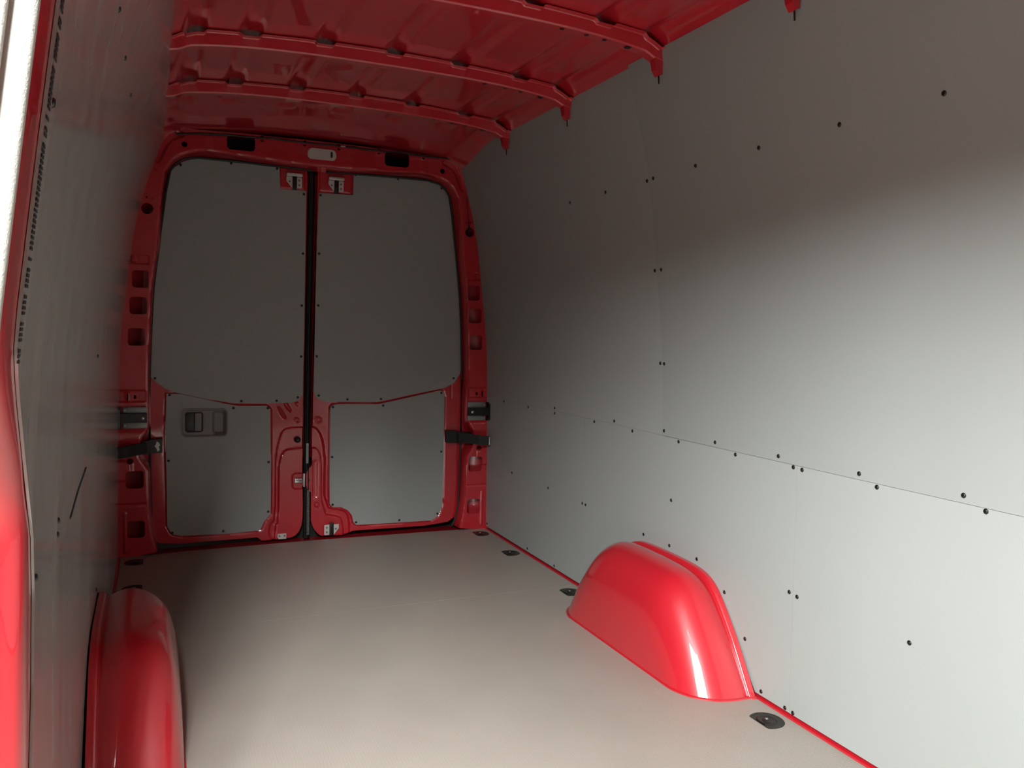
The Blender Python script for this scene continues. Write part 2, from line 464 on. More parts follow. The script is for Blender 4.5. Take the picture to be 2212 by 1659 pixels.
for s in (1, -1):
    f = (lambda x: x) if s > 0 else mir
    def rr(a, b, c, d, r): return rrect(min(f(a), f(b)), max(f(a), f(b)), c, d, r)
    lay += [(rr(0.755, 0.90, 1.292, 1.330, 0.004), -0.006, 0.006), (rr(0.800, 0.826, 1.296, 1.328, 0.006), 0.008, 0.004),
            (rr(0.770, 0.90, 0.690, 0.740, 0.006), 0.006, 0.006), (rr(0.833, 0.850, 0.690, 0.732, 0.005), 0.006, 0.003),
            (rr(0.770, 0.90, 0.228, 0.236, 0.001), -0.004, 0.006), (rr(0.852, 0.862, 0.02, 0.20, 0.003), 0.005, 0.004),
            (rr(0.770, 0.90, 0.510, 0.565, 0.01), 0.008, 0.03),
            (rr(0.830, 0.90, 0.340, 0.430, 0.01), 0.008, 0.010)]
lay += [(rrect(0.50, 0.53, 1.80, 1.89, 0.004), 0.003, 0.006), (rrect(-0.50, -0.47, 1.80, 1.875, 0.004), 0.003, 0.006),
        (rrect(0.27, 0.60, 1.806, 1.870, 0.004), -0.002, 0.01)]
corner = chaikin([(0.60, 1.86), (0.66, 1.84), (0.69, 1.79), (0.71, 1.73), (0.735, 1.74), (0.715, 1.81), (0.68, 1.87), (0.63, 1.89)], 2)
lay += [(corner, -0.010, 0.012), (np.array([(mir(x), z) for x, z in corner]), -0.010, 0.012)]
RW = 0.011
def frame_extra(U, V):
    s, _ = sdf(opening, U, V)       # negative outside the opening = on the frame
    d = np.clip(-s, 0, RW) / RW
    return -0.008 * (1 - np.sqrt(np.clip(1 - (1 - d) ** 2, 0, 1)))
frame = relief('wall_back', outline, holes, lay, 0.0055, lambda U, V, H: (U, YR - H, V), RED, None, extra=frame_extra)
tag(frame, kind='structure')
# return faces of the opening, running back to the doors
bm = bmesh.new()
loop = INNER_L + INNER_R
rows = []
for dy, off in ((0.008, 0.0), (0.040, 0.002), (0.075, 0.010)):
    row = []
    P = np.array(loop); c = np.array([MID, 0.9])
    T = np.roll(P, -1, 0) - np.roll(P, 1, 0); T[0] = P[1] - P[0]; T[-1] = P[-1] - P[-2]
    Nn = np.stack([T[:, 1], -T[:, 0]], 1); Nn /= np.linalg.norm(Nn, axis=1)[:, None] + 1e-9
    Q = P + Nn * off          # inwards
    rows.append([bm.verts.new((q[0], YR + dy, q[1])) for q in Q])
for a, b in zip(rows[:-1], rows[1:]):
    for k in range(len(a) - 1): bm.faces.new((a[k], a[k + 1], b[k + 1], b[k]))
obj('frame_return', bm, RED, frame)
# inner box of the pillars and header seen through the holes
bm = bmesh.new()
for s in (1, -1):
    xs = [0.775, 0.80, 0.84, 0.90, 0.93]; ys = [4.03, 4.05, 4.045, 4.01, 3.96]
    zs = np.linspace(-0.01, 1.80, 20)
    g = [[bm.verts.new((MID + s * (x - MID) - s * (0.885 - float(wxs(z))), y, z)) for x, y in zip(xs, ys)] for z in zs]
    for a, b in zip(g[:-1], g[1:]):
        for k in range(4): bm.faces.new((a[k], a[k + 1], b[k + 1], b[k]))
obj('inner_pillar', bm, RED, frame)
bm = bmesh.new(); bx(bm, -0.92, 0.94, 4.135, 4.15, -0.06, 1.98)
obj('outer_skin', bm, RUBBER, frame, smooth=False)  # shell coloured black to put the shade of the frame cutouts into its colour
bm = bmesh.new()
bx(bm, -0.80, 0.82, 3.94, 3.97, -0.06, -0.014)
obj('sill', bm, RED, frame, smooth=False)

# ------------------------------------------------------------------ rear doors
WIN_R = [(0.014, 1.675), (0.005, 1.36), (0.0, 0.955), (-0.003, 0.726), (0.005, 0.702), (0.02, 0.685), (0.06, 0.672), (0.307, 0.668), (0.34, 0.672), (0.521, 0.708), (0.665, 0.735), (0.718, 0.761), (0.749, 0.81), (0.759, 0.853), (0.757, 0.984), (0.745, 1.192), (0.717, 1.426), (0.695, 1.622), (0.678, 1.717), (0.654, 1.752), (0.617, 1.776), (0.556, 1.787), (0.35, 1.788), (0.182, 1.785), (0.179, 1.679)]
LOW_R = [(0.079, 0.630), (0.082, 0.645), (0.090, 0.655), (0.126, 0.659), (0.32, 0.656), (0.644, 0.723), (0.660, 0.716), (0.668, 0.692), (0.669, 0.392), (0.669, 0.167), (0.663, 0.100), (0.64, 0.06), (0.605, 0.044), (0.332, 0.047), (0.213, 0.05), (0.2, 0.064), (0.192, 0.1), (0.171, 0.127), (0.136, 0.145), (0.095, 0.149), (0.081, 0.163), (0.079, 0.276)]
WIN_L = [(-0.649, 1.693), (-0.665, 1.576), (-0.682, 1.459), (-0.704, 1.296), (-0.722, 1.133), (-0.736, 0.944), (-0.744, 0.84), (-0.734, 0.803), (-0.706, 0.773), (-0.668, 0.743), (-0.639, 0.727), (-0.49, 0.691), (-0.372, 0.67), (-0.222, 0.668), (-0.11, 0.669), (-0.077, 0.677), (-0.056, 0.706), (-0.050, 0.954), (-0.045, 1.679), (-0.165, 1.677), (-0.17, 1.782), (-0.506, 1.783), (-0.551, 1.776), (-0.593, 1.758), (-0.628, 1.727)]
LOW_L = [(-0.66, 0.719), (-0.603, 0.716), (-0.497, 0.691), (-0.414, 0.67), (-0.352, 0.658), (-0.222, 0.656), (-0.205, 0.639), (-0.201, 0.257), (-0.202, 0.134), (-0.233, 0.098), (-0.247, 0.063), (-0.26, 0.057), (-0.414, 0.053), (-0.601, 0.059), (-0.641, 0.071), (-0.659, 0.107), (-0.662, 0.328), (-0.666, 0.545)]
def grow(poly, d):
    P = np.array(poly, float); a = 0.5 * np.sum(P[:, 0] * np.roll(P[:, 1], -1) - np.roll(P[:, 0], -1) * P[:, 1])
    T = np.roll(P, -1, 0) - np.roll(P, 1, 0); N = np.stack([T[:, 1], -T[:, 0]], 1); N /= np.linalg.norm(N, axis=1)[:, None]
    return P + N * d * np.sign(a)
DOOR_R = [(0.014, 1.80), (0.009, 1.756), (0.0, 0.955), (-0.004, 0.735), (-0.005, 0.468), (-0.006, 0.362), (-0.020, 0.345), (-0.033, 0.323), (-0.037, 0.297), (-0.036, 0.271), (-0.026, 0.240), (-0.010, 0.228), (-0.009, 0.086), (-0.002, 0.060), (0.010, 0.036), (0.030, 0.014), (0.044, 0.006), (0.156, 0.003), (0.175, 0.008), (0.193, 0.020), (0.228, 0.021), (0.573, 0.018), (0.70, 0.03), (0.775, 0.08), (0.79, 0.30), (0.79, 0.9), (0.775, 1.3), (0.74, 1.65), (0.70, 1.80)]
DOOR_L = [(-0.045, 1.80), (-0.039, 1.751), (-0.050, 0.954), (-0.051, 0.735), (-0.053, 0.354), (-0.049, 0.162), (-0.050, 0.100), (-0.055, 0.066), (-0.066, 0.038), (-0.084, 0.018), (-0.110, 0.008), (-0.24, 0.006), (-0.262, 0.024), (-0.60, 0.022), (-0.69, 0.03), (-0.75, 0.08), (-0.766, 0.3), (-0.766, 0.9), (-0.752, 1.3), (-0.715, 1.65), (-0.68, 1.80)]
REC_L = chaikin([(-0.02, 0.548), (-0.124, 0.548), (-0.149, 0.532), (-0.165, 0.482), (-0.175, 0.431), (-0.179, 0.36), (-0.180, 0.101), (-0.204, 0.081), (-0.210, 0.030), (-0.18, -0.02), (-0.02, -0.02)], 1)
PAD_L = chaikin([(-0.02, 0.448), (-0.114, 0.445), (-0.146, 0.430), (-0.160, 0.383), (-0.164, 0.336), (-0.165, 0.086), (-0.179, 0.077), (-0.183, -0.02), (-0.02, -0.02)], 1)
REC_R = chaikin([(-0.06, 0.553), (-0.006, 0.551), (0.015, 0.541), (0.039, 0.505), (0.052, 0.437), (0.055, 0.374), (0.056, 0.148), (0.140, 0.130), (0.165, 0.115), (0.178, 0.085), (0.185, -0.03), (-0.06, -0.03)], 1)
PAD_R = chaikin([(-0.06, 0.446), (-0.005, 0.446), (0.016, 0.442), (0.032, 0.418), (0.040, 0.369), (0.044, 0.115), (0.125, 0.098), (0.145, 0.080), (0.155, -0.03), (-0.06, -0.03)], 1)
def ringlay(cx, cz, r, h=0.004): return [(circle(cx, cz, r), h, 0.005), (circle(cx, cz, r * 0.55), -h, 0.005)]
DIAG = [[(-0.178, 0.650), (-0.160, 0.652), (-0.129, 0.601), (-0.134, 0.588), (-0.149, 0.596)], [(-0.148, 0.668), (-0.125, 0.668), (-0.104, 0.634), (-0.112, 0.620), (-0.122, 0.628)], [(-0.098, 0.674), (-0.077, 0.676), (-0.072, 0.658), (-0.081, 0.646)]]
lay_L = [(REC_L, -0.014, 0.012), (PAD_L, 0.012, 0.008), (grow(LOW_L, 0.006), -0.005, 0.006), (rrect(-0.098, -0.02, 0.248, 0.322, 0.012), -0.008, 0.008)] + ringlay(-0.081, 0.583, 0.013)
for d in DIAG: lay_L += [(chaikin(d, 1), 0.005, 0.004), (chaikin(grow(d, -0.006), 1), -0.005, 0.004)]
lay_R = [(REC_R, -0.014, 0.012), (PAD_R, 0.012, 0.008), (grow(LOW_R, 0.006), -0.005, 0.006), (rrect(-0.002, 0.020, 0.20, 0.38, 0.004), -0.004, 0.004), (rrect(0.702, 0.706, 0.68, 0.80, 0.001), -0.004, 0.005)] + ringlay(0.021, 0.583, 0.017) + ringlay(0.020, 0.160, 0.013, -0.004)
# upper bracket pockets
lay_L += [(rrect(-0.602, -0.395, 0.513, 0.650, 0.024), -0.024, 0.006)]
lay_L += [(rrect(-0.164, -0.052, 1.684, 1.80, 0.008), 0.006, 0.008)]
lay_R += [(rrect(0.020, 0.172, 1.684, 1.80, 0.008), 0.006, 0.008)]

SC_R_UP = [(0.191, 1.777), (0.402, 1.777), (0.63, 1.752), (0.022, 1.665), (0.018, 1.387), (0.016, 1.139), (0.011, 0.893), (0.022, 0.702), (0.162, 0.682), (0.331, 0.682), (0.715, 0.786)]
SC_R_LO = [(0.092, 0.645), (0.343, 0.649), (0.650, 0.710), (0.090, 0.398), (0.655, 0.404), (0.095, 0.160), (0.213, 0.063), (0.436, 0.058), (0.640, 0.078)]
SC_L_UP = [(-0.599, 1.745), (-0.384, 1.774), (-0.180, 1.770), (-0.056, 1.663), (-0.058, 1.383), (-0.062, 1.136), (-0.063, 0.892), (-0.708, 0.788), (-0.337, 0.680), (-0.177, 0.680), (-0.078, 0.695)]
SC_L_LO = [(-0.648, 0.712), (-0.372, 0.648), (-0.217, 0.645), (-0.653, 0.411), (-0.212, 0.386), (-0.213, 0.146), (-0.417, 0.067), (-0.638, 0.076)]

def slab(name, outline, y, th, m, parent, holes=(), step=0.016):
    o = relief(name, outline, holes, [], step, lambda U, V, H: (U, y + 0 * U, V), m, parent)
    rim(o, (0, th, 0))
    return o

for nm, door, rec, win, low, scu, scl in (('door_1', DOOR_L, lay_L, WIN_L, LOW_L, SC_L_UP, SC_L_LO), ('door_2', DOOR_R, lay_R, WIN_R, LOW_R, SC_R_UP, SC_R_LO)):
    xc = float(np.mean([p[0] for p in door]))
    root = empty(nm, (xc, DY, 0.0), kind='structure')
    sk = relief('door_skin', door, [], rec, 0.005, lambda U, V, H: (U, DY - H, V), RED, root)
    rim(sk, (0, 0.03, 0))
    hole = []
    if nm == 'door_1': hole = [rrect(-0.592, -0.405, 0.523, 0.640, 0.018)]
    a = slab('window_blanking_panel', win, DY - 0.006, 0.004, GREY, root, step=0.02)
    b = slab('lower_lining_panel', low, DY - 0.004, 0.004, GREY, root, hole, step=0.02)
    for x, z in scu: screw(a, (x, DY - 0.006, z), (0, -1, 0), 0.0052)
    for x, z in scl: screw(b, (x, DY - 0.004, z), (0, -1, 0), 0.0052)
    if nm == 'door_1':
        hd = relief('pull_handle', rrect(-0.600, -0.397, 0.515, 0.648, 0.024), [], [(rrect(-0.592, -0.405, 0.523, 0.640, 0.018), -0.006, 0.006), (rrect(-0.582, -0.508, 0.541, 0.630, 0.012), -0.016, 0.006), (rrect(-0.460, -0.411, 0.530, 0.632, 0.014), -0.016, 0.014)],
                    0.004, lambda U, V, H: (U, DY - 0.0065 - H - 0.003, V), GREYPL, root)
        rim(hd, (0, 0.006, 0))
        tag(hd, 'grey plastic recessed pull handle')
        bm = bmesh.new(); bx(bm, -0.541, -0.513, DY - 0.010, DY - 0.004, 0.545, 0.627, 0.003)
        obj('pull_lever', bm, GREYPL, hd)
        bm = bmesh.new(); bx(bm, -0.580, -0.543, DY + 0.003, DY + 0.010, 0.545, 0.627, 0.002)
        obj('handle_pocket', bm, BLACK, hd)
        bm = bmesh.new(); lathe(bm, (-0.077, DY + 0.012, 0.489), (0, -1, 0), [(0, 0), (0.0155, 0), (0.0155, 0.014), (0.0145, 0.020), (0.011, 0.026), (0.006, 0.029), (0, 0.030)], 24)
        tag(obj('rubber_bump_stop', bm, BLACK, root), 'black domed rubber stop')
        # catch in the middle of the door
        bm = bmesh.new(); bx(bm, -0.090, -0.055, DY - 0.016, DY + 0.01, 0.281, 0.301, 0.002); tube(bm, [(-0.084, DY - 0.018, 0.297), (-0.070, DY - 0.024, 0.293), (-0.052, DY - 0.018, 0.291)], 0.004, 8)
        tag(obj('latch_catch', bm, STEEL, root), 'small chromed catch')
        bm = bmesh.new(); bx(bm, -0.052, -0.046, DY - 0.034, DY + 0.0, 0.262, 0.328, 0.001)
        obj('striker_edge', bm, STEEL, root)
        # small plate at the foot of the door
        pl = empty('foot_plate', (0, 0, 0)); pl.parent = root; pl.location = Vector((-0.148, DY, 0.02)) - root.location
        bpy.data.objects.remove(pl)
        bm = bmesh.new(); prism(bm, [(-0.169, 0.033), (-0.128, 0.034), (-0.128, 0.008), (-0.163, 0.008), (-0.169, 0.016)], 'xz', DY - 0.006, DY + 0.004)
        fp = obj('foot_plate', bm, ZINC, root, smooth=False)
        for x in (-0.160, -0.136):
            bm = bmesh.new(); cyl(bm, (x, DY - 0.006, 0.023), (0, -1, 0), 0.005, 0.003, 14, bev=0.001); obj('bolt', bm, GREYMET, fp)
    else:
        bm = bmesh.new(); cyl(bm, (-0.022, DY - 0.002, 0.289), (0, -1, 0), 0.005, 0.004, 14, bev=0.001)
        obj('latch_bolt', bm, BLACK, root)
    # latch brackets
    def bracket(cx, z1, z0, flip, plate=True):
        g = 1 if not flip else -1
        y = DY - 0.013
        bm = bmesh.new()
        prism(bm, [(cx - g * 0.036, z1), (cx - g * 0.007, z1), (cx - g * 0.007, z0), (cx - g * 0.012, z0), (cx - g * 0.036, z0 + 0.030)], 'xz', y, y + 0.003)
        prism(bm, [(cx + g * 0.010, z1), (cx + g * 0.034, z1), (cx + g * 0.036, z1 - 0.003), (cx + g * 0.036, z0 + 0.003), (cx + g * 0.034, z0), (cx + g * 0.010, z0)], 'xz', y, y + 0.003)
        lb = obj('latch_bracket', bm, ZINC, root, smooth=False)
        tag(lb, 'pale metal latch bracket')
        bm = bmesh.new(); bx(bm, cx - 0.0095 + g * 0.001, cx + 0.0105 + g * 0.001, y - 0.008, y + 0.004, z0 - 0.012 if plate else z0, z1 + 0.004 if plate else z1 + 0.010, 0.002)
        obj('latch_tongue', bm, BLACK, lb)
        zc = (z0 + z1) / 2
        for bxx, bz in ((cx - g * 0.021, zc + 0.003), (cx + g * 0.023, zc + 0.011), (cx + g * 0.023, zc - 0.011)):
            bm = bmesh.new(); cyl(bm, (bxx, y, bz), (0, -1, 0), 0.0052, 0.003, 14, bev=0.001); obj('rivet', bm, GREYMET, lb)
        if plate:
            bm = bmesh.new(); bx(bm, cx - 0.036, cx + 0.036, y - 0.020, y + 0.010, z1 + 0.002, z1 + 0.016, 0.004)
            obj('striker_plate', bm, ZINC, lb)
    if nm == 'door_1': bracket(-0.102, 1.737, 1.688, False)
    else:
        bracket(0.095, 1.737, 1.688, False)
        bracket(0.089, 0.063, 0.012, True, plate=False)

# centre seal between the doors
r = empty('door_seal', (-0.03, DY, 0), 'black rubber seal running down the gap between the two rear doors', 'seal')
bm = bmesh.new()
zz = np.linspace(0.0, 1.775, 40)
def gx(z): return np.interp(z, [0, 0.36, 0.95, 1.76], [-0.030, -0.030, -0.026, -0.015])
g = [[bm.verts.new((float(gx(z)) + dx, DY + dy, z)) for dx, dy in ((-0.016, 0.016), (-0.013, 0.004), (-0.006, -0.001), (-0.002, 0.006), (0.002, 0.006), (0.006, -0.001), (0.011, 0.004), (0.014, 0.016))] for z in zz]
for a, b in zip(g[:-1], g[1:]):
    for k in range(7): bm.faces.new((a[k], a[k + 1], b[k + 1], b[k]))
obj('rubber_lip', bm, RUBBER, r)
bm = bmesh.new(); bx(bm, -0.036, -0.024, DY - 0.004, DY + 0.004, 0.372, 0.470, 0.001)
tag(obj('metal_insert', bm, GREYMET, r, smooth=False), 'grey metal insert')
bm = bmesh.new()
for k in range(36):
    z = 0.235 - k * 0.0062
    bx(bm, -0.030, -0.018, DY - 0.003, DY + 0.003, z, z + 0.0032)
tag(obj('ribbed_grip', bm, GREYMET, r, smooth=False), 'finely ribbed section')
# red edge of the right door flange beside the seal
bm = bmesh.new()
g = [[bm.verts.new((float(gx(z)) + dx, DY + dy, z)) for dx, dy in ((0.014, 0.018), (0.016, 0.002), (0.018, -0.002), (0.020, 0.002))] for z in np.linspace(0.40, 1.76, 20)]
for a, b in zip(g[:-1], g[1:]):
    for k in range(3): bm.faces.new((a[k], a[k + 1], b[k + 1], b[k]))
o = obj('edge_flange', bm, RED, bpy.data.objects['door_2'])
bm = bmesh.new()
g = [[bm.verts.new((float(gx(z)) + dx, DY + dy, z)) for dx, dy in ((-0.017, 0.018), (-0.019, 0.004), (-0.021, 0.002))] for z in np.linspace(0.40, 1.76, 20)]
for a, b in zip(g[:-1], g[1:]):
    for k in range(2): bm.faces.new((a[k], a[k + 1], b[k + 1], b[k]))
o = obj('edge_flange', bm, RED, bpy.data.objects['door_1'])
# dark recess behind the gap
# perimeter seals following the opening
for s, lab in ((1, 'black rubber door seal down the right side of the rear opening'), (-1, 'black rubber door seal down the left side of the rear opening')):
    pts = [(0.722, 0.012), (0.745, 0.065), (0.754, 0.12), (0.758, 0.28), (0.760, 0.50), (0.760, 0.78), (0.754, 0.984), (0.742, 1.191), (0.718, 1.40), (0.690, 1.619), (0.672, 1.713), (0.650, 1.745), (0.617, 1.770), (0.556, 1.782), (0.35, 1.782), (0.05, 1.775)]
    bm = bmesh.new()
    tube(bm, [((x if s > 0 else mir(x)) - s * 0.005, YR + 0.060, z) for x, z in pts], 0.0055, 8)
    obj('opening_seal', bm, RUBBER, frame)

# ------------------------------------------------------------------ hinges and check straps on the pillars
for s, side in ((1, 'right'), (-1, 'left')):
    f = (lambda x: x) if s > 0 else mir
    bm = bmesh.new()
    prism(bm, [(f(0.765), 0.640), (f(0.870), 0.640), (f(0.868), 0.668), (f(0.878), 0.668), (f(0.878), 0.573), (f(0.868), 0.573), (f(0.870), 0.600), (f(0.765), 0.600)], 'xz', YR - 0.034, YR - 0.006)
    bx(bm, *sorted((f(0.870), f(0.884))), YR - 0.055, YR - 0.010, 0.575, 0.664, 0.006)
    r = tag(obj('door_hinge', bm, BLACK, bpy.data.objects['door_2' if s > 0 else 'door_1'], smooth=False), 'black hinge arm between two grey plates')
    for z0, z1 in ((0.640, 0.668), (0.573, 0.600)):
        bm = bmesh.new(); a, b = sorted((f(0.765), f(0.862))); bx(bm, a, b, YR - 0.014, YR - 0.006, z0, z1, 0.003)
        obj('hinge_plate', bm, GREYMET, r)
        bm = bmesh.new(); cyl(bm, (f(0.853), YR - 0.014, (z0 + z1) / 2), (0, -1, 0), 0.008, 0.005, 16, bev=0.0015); obj('hinge_bolt', bm, GREYMET, r)
    bm = bmesh.new(); lathe(bm, (f(0.783), YR - 0.034, 0.620), (0, -1, 0), [(0, 0), (0.008, 0), (0.007, 0.004), (0.003, 0.006), (0, 0.006)], 16); obj('hinge_pin', bm, STEEL, r)

    if s < 0: f = lambda x: mir(x) - 0.028
    r = empty('door_check_strap', (f(0.77), YR, 0.49), f'black door check strap bridging from the {side} rear door to the pillar', 'door check')
    y = YR - 0.030
    bm = bmesh.new(); q = [(f(0.674), 0.517), (f(0.730), 0.514), (f(0.730), 0.452), (f(0.675), 0.454)]
    prism(bm, q, 'xz', DY - 0.045, DY - 0.001); bk = obj('strap_bracket', bm, BLACK, r, smooth=False)
    bm = bmesh.new(); prism(bm, [(f(0.728), 0.512), (f(0.795), 0.508), (f(0.795), 0.450), (f(0.728), 0.454)], 'xz', YR + 0.020, YR + 0.045); obj('strap_arm', bm, BLACK, r, smooth=False)
    bm = bmesh.new()
    rows = []
    for x, yy, a, b in ((0.728, DY - 0.050, 0.508, 0.456), (0.775, YR - 0.012, 0.505, 0.454), (0.815, YR - 0.050, 0.501, 0.452), (0.8585, YR - 0.085, 0.497, 0.451)):
        rows.append([bm.verts.new((f(x), yy, a)), bm.verts.new((f(x), yy, b)), bm.verts.new((f(x + 0.004), yy + 0.006, b)), bm.verts.new((f(x + 0.004), yy + 0.006, a))])
    for a, b in zip(rows[:-1], rows[1:]):
        for k in range(4): bm.faces.new((a[k], a[(k + 1) % 4], b[(k + 1) % 4], b[k]))
    bm.faces.new(rows[0]); bm.faces.new(rows[-1])
    st = obj('strap_band', bm, RUBBER, r, smooth=False)
    bm = bmesh.new(); bx(bm, *sorted((f(0.856), f(0.8605))), YR - 0.089, YR - 0.080, 0.453, 0.495, 0.0008)
    obj('strap_end', bm, ZINC, st)
    if s < 0:
        bm = bmesh.new(); prism(bm, [(-0.702, 0.508), (-0.693, 0.5), (-0.688, 0.488), (-0.694, 0.485), (-0.69, 0.468), (-0.7, 0.461), (-0.705, 0.478), (-0.712, 0.485), (-0.706, 0.493)], 'xz', DY - 0.047, DY - 0.045); tag(obj('worn_patch', bm, ZINC, bk, smooth=False), 'bare worn metal patch')

# ------------------------------------------------------------------ header items
r = empty('interior_lamp', (0.013, YR - 0.002, 1.841), 'small frosted interior lamp set in the header above the rear doors', 'lamp')
bm = bmesh.new(); prism(bm, [tuple(p) for p in rrect(-0.053, 0.079, 1.817, 1.866, 0.018)], 'xz', YR - 0.010, YR - 0.001)
bmesh.ops.bevel(bm, geom=[e for e in bm.edges if abs(e.verts[0].co.y - (YR - 0.010)) < 1e-5 and abs(e.verts[1].co.y - (YR - 0.010)) < 1e-5], offset=0.004, segments=3, affect='EDGES')
obj('lamp_lens', bm, LENS, r)
bm = bmesh.new(); prism(bm, [tuple(p) for p in rrect(0.052, 0.061, 1.829, 1.856, 0.004)], 'xz', YR - 0.014, YR - 0.009)
obj('lamp_switch', bm, BLACK, r)
bm = bmesh.new()
cp = [(-0.62, 1.862), (-0.525, 1.8735), (-0.40, 1.882), (-0.29, 1.884), (-0.208, 1.888), (-0.10, 1.886), (0.023, 1.886), (0.06, 1.888), (0.105, 1.886), (0.16, 1.889), (0.221, 1.886), (0.27, 1.888), (0.311, 1.884), (0.375, 1.892), (0.438, 1.888), (0.53, 1.884), (0.617, 1.886), (0.67, 1.88)]
tube(bm, [(x, YR - 0.010 - 0.004 * math.sin(x * 23), z) for x, z in cp], 0.0042, 8)
cb = obj('wiring_cable', bm, RUBBER); tag(cb, 'thin black cable strung along the top of the rear header', 'cable')
bm = bmesh.new(); bx(bm, 0.098, 0.120, YR - 0.018, YR - 0.006, 1.884, 1.890, 0.002); obj('cable_clip', bm, STEEL, cb)
bm = bmesh.new()
tube(bm, [(0.738, YR - 0.006, 1.70), (0.741, YR - 0.010, 1.66), (0.745, YR - 0.010, 1.62), (0.750, YR - 0.010, 1.58), (0.756, YR - 0.004, 1.552), (0.758, YR + 0.02, 1.54)], [0.0015, 0.0015, 0.0015, 0.002, 0.006, 0.008], 8)
tag(obj('wiring_cable', bm, RUBBER), 'short black cable running down the right rear pillar into a round hole', 'cable')

# ------------------------------------------------------------------ roof bows
def bow(y, label):
    r = empty('roof_bow', (MID, y, 1.93), label, 'roof beam', 'red roof bows crossing the ceiling')
    xs = np.linspace(-0.668, 0.696, 260)
    bm = bmesh.new(); g = []
    for x in xs:
        a = abs(x - MID) / 0.66
        zb = 1.9165 - 0.026 * a ** 4 - 0.012 * a * a
        top = float(rz(x)) - 0.004
        nt = 0.0
        for sx in SWX: nt = max(nt, float(sstep((0.034 - abs(x - sx)) / 0.010)))
        top -= 0.009 * nt
        kick = 0.010 * float(sstep((a - 0.93) / 0.07))
        row = [(y - 0.020, top + 0.0005), (y - 0.003, top - 0.0005), (y, top - 0.004), (y + 0.004, zb + 0.004 - kick), (y + 0.007, zb - kick), (y + 0.038, zb - kick), (y + 0.042, zb + 0.004 - kick), (y + 0.046, top - 0.003), (y + 0.064, top)]
        g.append([bm.verts.new((x, yy, zz)) for yy, zz in row])
    for a, b in zip(g[:-1], g[1:]):
        for k in range(8): bm.faces.new((a[k], a[k + 1], b[k + 1], b[k]))
    o = obj('bow_channel', bm, RED, r, angle=25)
    s = o.modifiers.new('thickness', 'SOLIDIFY'); s.thickness = 0.0012; esplit(o)
    # holes on the underside
    for xh in (0.36, 0.44, 0.50, 0.58):
        bm = bmesh.new(); cyl(bm, (xh, y + 0.020, 1.9165 - 0.026 * (abs(xh - MID) / .66) ** 4 - 0.012 * (abs(xh - MID) / .66) ** 2 - 0.0022), (0, 0, 1), 0.007 if xh < 0.55 else 0.012, 0.001, 16)
        obj('bow_hole', bm, BLACK, r)
    for s in (1,):
        e = MID + s * (0.684 - 0.002 if s > 0 else 0.678)
        xo = e
        bm = bmesh.new()
        prism(bm, [(xo - s * 0.030, 1.872), (xo, 1.872), (xo, 1.826), (xo - s * 0.010, 1.822), (xo - s * 0.022, 1.838)], 'xz', y + 0.004, y + 0.030)
        eb = obj('end_bracket', bm, RED, r, smooth=False)
        bm = bmesh.new(); tube(bm, [(xo - s * 0.008, y + 0.014, 1.836), (xo - s * 0.005, y + 0.014, 1.800)], 0.0022, 8)
        obj('stud', bm, BLACK, eb)
names = {0.42: None, 1.00: None, 1.57: 'red roof bow nearest the camera, mostly above the frame with only its end bracket showing', 2.145: 'red roof bow second from the camera, running out of the top edge of the frame',
         2.745: 'red roof bow crossing the middle of the ceiling, third from the camera', 3.315: 'red roof bow nearest the rear doors, just ahead of the header'}
for y in BOWS[2:]: bow(y, names[y])

# ------------------------------------------------------------------ right wall lining boards
def lining(name, outl, inset, m, scr, label, s=1, prof=None, step=0.02, th=0.003, r=0.0052):
    prof = prof or wxs
    def dep(y, z):      # the lapping board flexes a little towards its free edges
        return inset + (0.004 * np.clip((z - 0.70) / 0.25, 0, 1) + 0.0015 * np.exp(np.minimum(0, y - 2.333) / 0.12) if inset > 0 else 0)
    def f(U, V, H): return (s * (np.abs(prof(V)) - dep(U, V)), U, V)
    o = relief(name, outl, [], [], step, f, m, None)
    rim(o, (s * th, 0, 0))
    tag(o, label, 'panel', 'grey lining boards screwed to the side walls')
    cy = float(np.mean([p[0] for p in outl])); 
    c = (float(s * (abs(float(prof(0.7))) - inset)), cy, float(np.min([p[1] for p in outl])))
    recentre(o, c)
    for y, z in scr:
        x = s * (abs(float(prof(z))) - float(dep(y, z)))
        dz = (abs(float(prof(z + 0.02))) - abs(float(prof(z - 0.02)))) / 0.04
        screw(o, (x, y, z), (-s, 0, s * 0 + dz), r)
    return o
ARCH = [(1.828, 0.0), (1.868, 0.065), (1.908, 0.131), (1.977, 0.222), (2.012, 0.262), (2.047, 0.288), (2.090, 0.303), (2.144, 0.310), (2.273, 0.314), (2.43, 0.312), (2.475, 0.303), (2.515, 0.286), (2.555, 0.258), (2.60, 0.212), (2.665, 0.131), (2.705, 0.065), (2.745, 0.0)]
g_ = 0.003
lining('wall_panel', [(Y0 + 0.02, 0.012), (1.6995, 0.012), (1.6995, 0.7005), (Y0 + 0.02, 0.7005)], 0.0, GREY,
       [(1.684, 0.344), (1.323, 0.349), (1.685, 0.018), (1.681, 0.692), (1.433, 0.692), (1.151, 0.694), (0.85, 0.694), (0.85, 0.349), (1.30, 0.019)], 'light grey lower wall board in the brightly lit front right corner')
notch = [(y, z) for y, z in grow(ARCH[::-1], 0.0)]
arch_out = [(2.287 + (y - 2.287) * 0.975, z * 0.97) for y, z in ARCH[::-1]]
arch_out = [(y, max(z, 0.012)) for y, z in arch_out]
